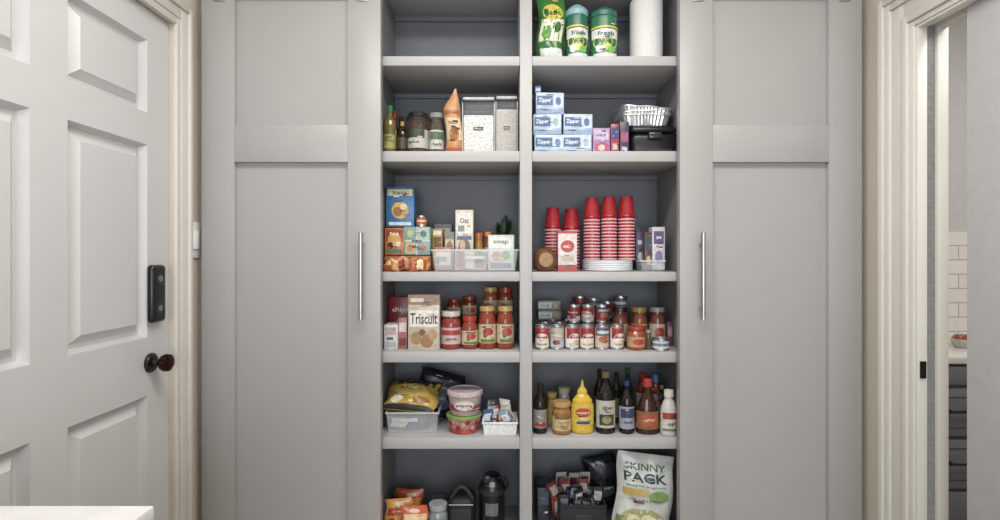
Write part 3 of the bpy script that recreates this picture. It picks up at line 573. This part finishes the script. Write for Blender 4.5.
# ---- bottom left
zf=SF
for i,(p,pt,c,c2,d) in enumerate(((393,489,'#c0682c','#982c20',2.33),(412,490,'#b0452a','#d8923a',2.26),(395,499,'#d0903a','#a83a2a',2.19),(412,506,'#c85a34','#e8c890',2.15))):
    bag('snack_bag',.11,Z(pt,d)-zf,.045,c,[(R_,.08,.92,.62,.8,c2),(T,'crisps',.5,.71,.5,.05,'#e4dac8'),(E,.5,.88,.2,.05,'#e0c8a0'),(E,.5,.35,.3,.14,'#d8a858'),(E,.3,.5,.14,.06,'#7a2a1c')],(clampx(X(p,d),.14),d,zf+.001),(-.03,(.05,-.06,-.04,.07)[i],.1*(i-1)),stand=True,seed=i+11)
jar('glass_jar',428,448,503,2.2,zf,'#8a9094','#7a8084','#a0a4a8',[],lidr=.9)
jar('glass_jar',430,446,497,2.36,zf,'#5a5450','#8a8a84','#6a6a6e',[],lidr=.9)
b=B(); r=.054; h=Z(471,2.24)-zf; K=M('#141416',.35); K2=M('#2c2c30',.25)
b.lathe([(r*.85,0),(r*.9,.005),(r,h*.2),(r,h*.7),(r*1.04,h*.71),(r*1.06,h*.74),(r*1.06,h*.80),(r*.95,h*.86),(r*.7,h*.92),(r*.66,h*.98),(r*.5,h),(r*.01,h)],[K]*3+[K2]*3+[K]*5,seg=32)
b.tube([(r*.3,-.02,h*.96),(r*1.05,-.03,h*.98),(r*1.25,-.03,h*.88),(r*1.0,-.02,h*.76)],.006,K); b.box(-r*.35,-r*.5,h*.9,.03,.03,.03,K2,.006)
b.rect(cmap(r),-r*.5,r*.5,h*.4,h*.6,M('#6a6c70',.3),.0008)
b.done('travel_tumbler',(X(491,2.22)+.004,2.215,zf+.0005),sharp=40)
b=B(); b.box(0,0,0,.110,.13,.165,M('#1b1b1e',.8),.03,seg=4); b.box(0,-.066,.03,.085,.012,.10,M('#232327',.8),.005)
b.tube([(-.045+.09*t/10,-.03,.155+.05*math.sin(math.pi*t/10)) for t in range(11)],.009,M('#2c2c30',.7)); b.tube([(-.05+.1*t/10,-.067,.145) for t in range(11)],.0025,CHROME,6)
b.done('lunch_bag',(X(463,2.2)-.006,2.24,zf+.0005))
# ---- bottom right
def fbin(name,x,y,w,d,h,c='#1c1d22',rz=0):
    b=B(); mt=M(c,.8,noise=.2,scale=80,bump=.5)
    for q in ((0,-d/2,w,.006),(0,d/2,w,.006),(-w/2,0,.006,d),(w/2,0,.006,d)): b.box(q[0],q[1],0,q[2],q[3],h,mt,.002); b.box(q[0],q[1],h-.012,q[2]+.004,q[3]+.004,.013,mt,.003)
    b.box(0,0,0,w,d,.005,mt); b.box(0,-d/2-.004,h*.55,w*.35,.004,h*.2,M('#2c2d33',.7),.002)
    b.done(name,(x,y,zf+.0005),(0,0,rz))
carton('pantry_box',537,549,488,2.25,zf,.1,'#2a2f38',[(R_,.1,.9,.6,.9,'#4a5666'),(T,'mix',.5,.75,.4,.03,'#a8b0c0')],rz=.05)
fbin('fabric_storage_bin',X(581,2.22),2.27,.185,.22,.15)
for i in range(22):
    c,c2=(('#1d1d22','#6a6c78'),('#8a3a3a','#c8bcb8'),('#b0b0b4','#3a4a78'),('#2c4470','#b09050'),('#b8b4ac','#703058'),('#20242c','#a8a8ac'),('#5a6a48','#c8c8b8'))[i%7]
    bag('drink_mix_packet',.045,.17+.05*((i*5)%7)/7,.010,c,[(R_,.15,.85,.72,.92,c2),(R_,.2,.8,.3,.6,c2)],(X(581,2.2)-.070+.0068*i,2.19+.026*((i*3)%7),zf+.008),(random.uniform(-.12,.12),random.uniform(-.3,.3),random.uniform(-.6,.6)),stand=False,seed=i,nx=8,nz=10)
fbin('fabric_storage_bin',X(645,2.24),2.34,.19,.2,.21,'#202126')
bag('popcorn_bag',.228,Z(454,2.17)-zf,.085,'#c6c8c4',[(R_,.05,.95,.04,.30,'#6f7c48'),(E,.5,.28,.38,.13,'#a0a468'),(T,'SKINNY',.5,.86,.72,.075,'#3a5a3c'),(T,'PACK',.5,.745,.76,.105,'#243a3c'),(E,.35,.28,.12,.06,'#d8cca0'),(E,.6,.3,.14,.06,'#dfd6a8'),(E,.5,.22,.12,.05,'#c8b880'),(T,'popped popcorn',.5,.655,.7,.03,'#5a7a6a'),(R_,.08,.55,.55,.62,'#b89a4a'),(E,.72,.56,.18,.06,'#7a9a58'),(T,'100 CALORIES',.5,.51,.6,.03,'#4e6a58')],(X(640,2.17)-.004,2.165,zf+.001),(-.04,.09,-.10),stand=True,seed=3,rough=.25)
bag('chips_bag',.15,.24,.06,'#24262c',[(R_,.1,.9,.6,.85,'#3c404c'),(E,.5,.35,.3,.1,'#6a6c74')],(X(612,2.3)+.01,2.42,zf+.02),(-.02,-.2,0),stand=False,seed=8)
# ---------------- lights
def area(name,loc,rot,sx,sy,e,col=(1,1,1)):
    l=bpy.data.lights.new(name,'AREA'); l.shape='RECTANGLE'; l.size=sx; l.size_y=sy; l.energy=e; l.color=col
    o=bpy.data.objects.new(name,l); scn.collection.objects.link(o); o.location=loc; o.rotation_euler=rot
area('ceiling_light',(.1,.95,2.70),(0,0,0),1.7,.45,43,(1,.97,.935))
area('rear_fill_light',(.1,-2.05,1.30),(math.radians(90),0,0),1.8,1.6,60,(.88,.945,1))  # cool fill light added behind the camera, set at the added window
area('kitchen_ceiling_light',(2.5,1.2,2.70),(0,0,0),1.2,1.2,34,(1,.98,.95))
w=bpy.data.worlds.new('World'); scn.world=w; w.use_nodes=True
nt=w.node_tree; bg=nt.nodes['Background']; sk=nt.nodes.new('ShaderNodeTexSky')
try: sk.sky_type='HOSEK_WILKIE'
except Exception: pass
nt.links.new(sk.outputs['Color'],bg.inputs['Color']); bg.inputs['Strength'].default_value=.6
# ---------------- camera
c=bpy.data.cameras.new('camera'); co=bpy.data.objects.new('camera',c); scn.collection.objects.link(co)
co.location=(0,0,CZ); co.rotation_euler=(math.radians(90),0,0); c.sensor_width=36; c.lens=F*36/1000; c.shift_y=-.005; c.clip_start=.02
scn.camera=co
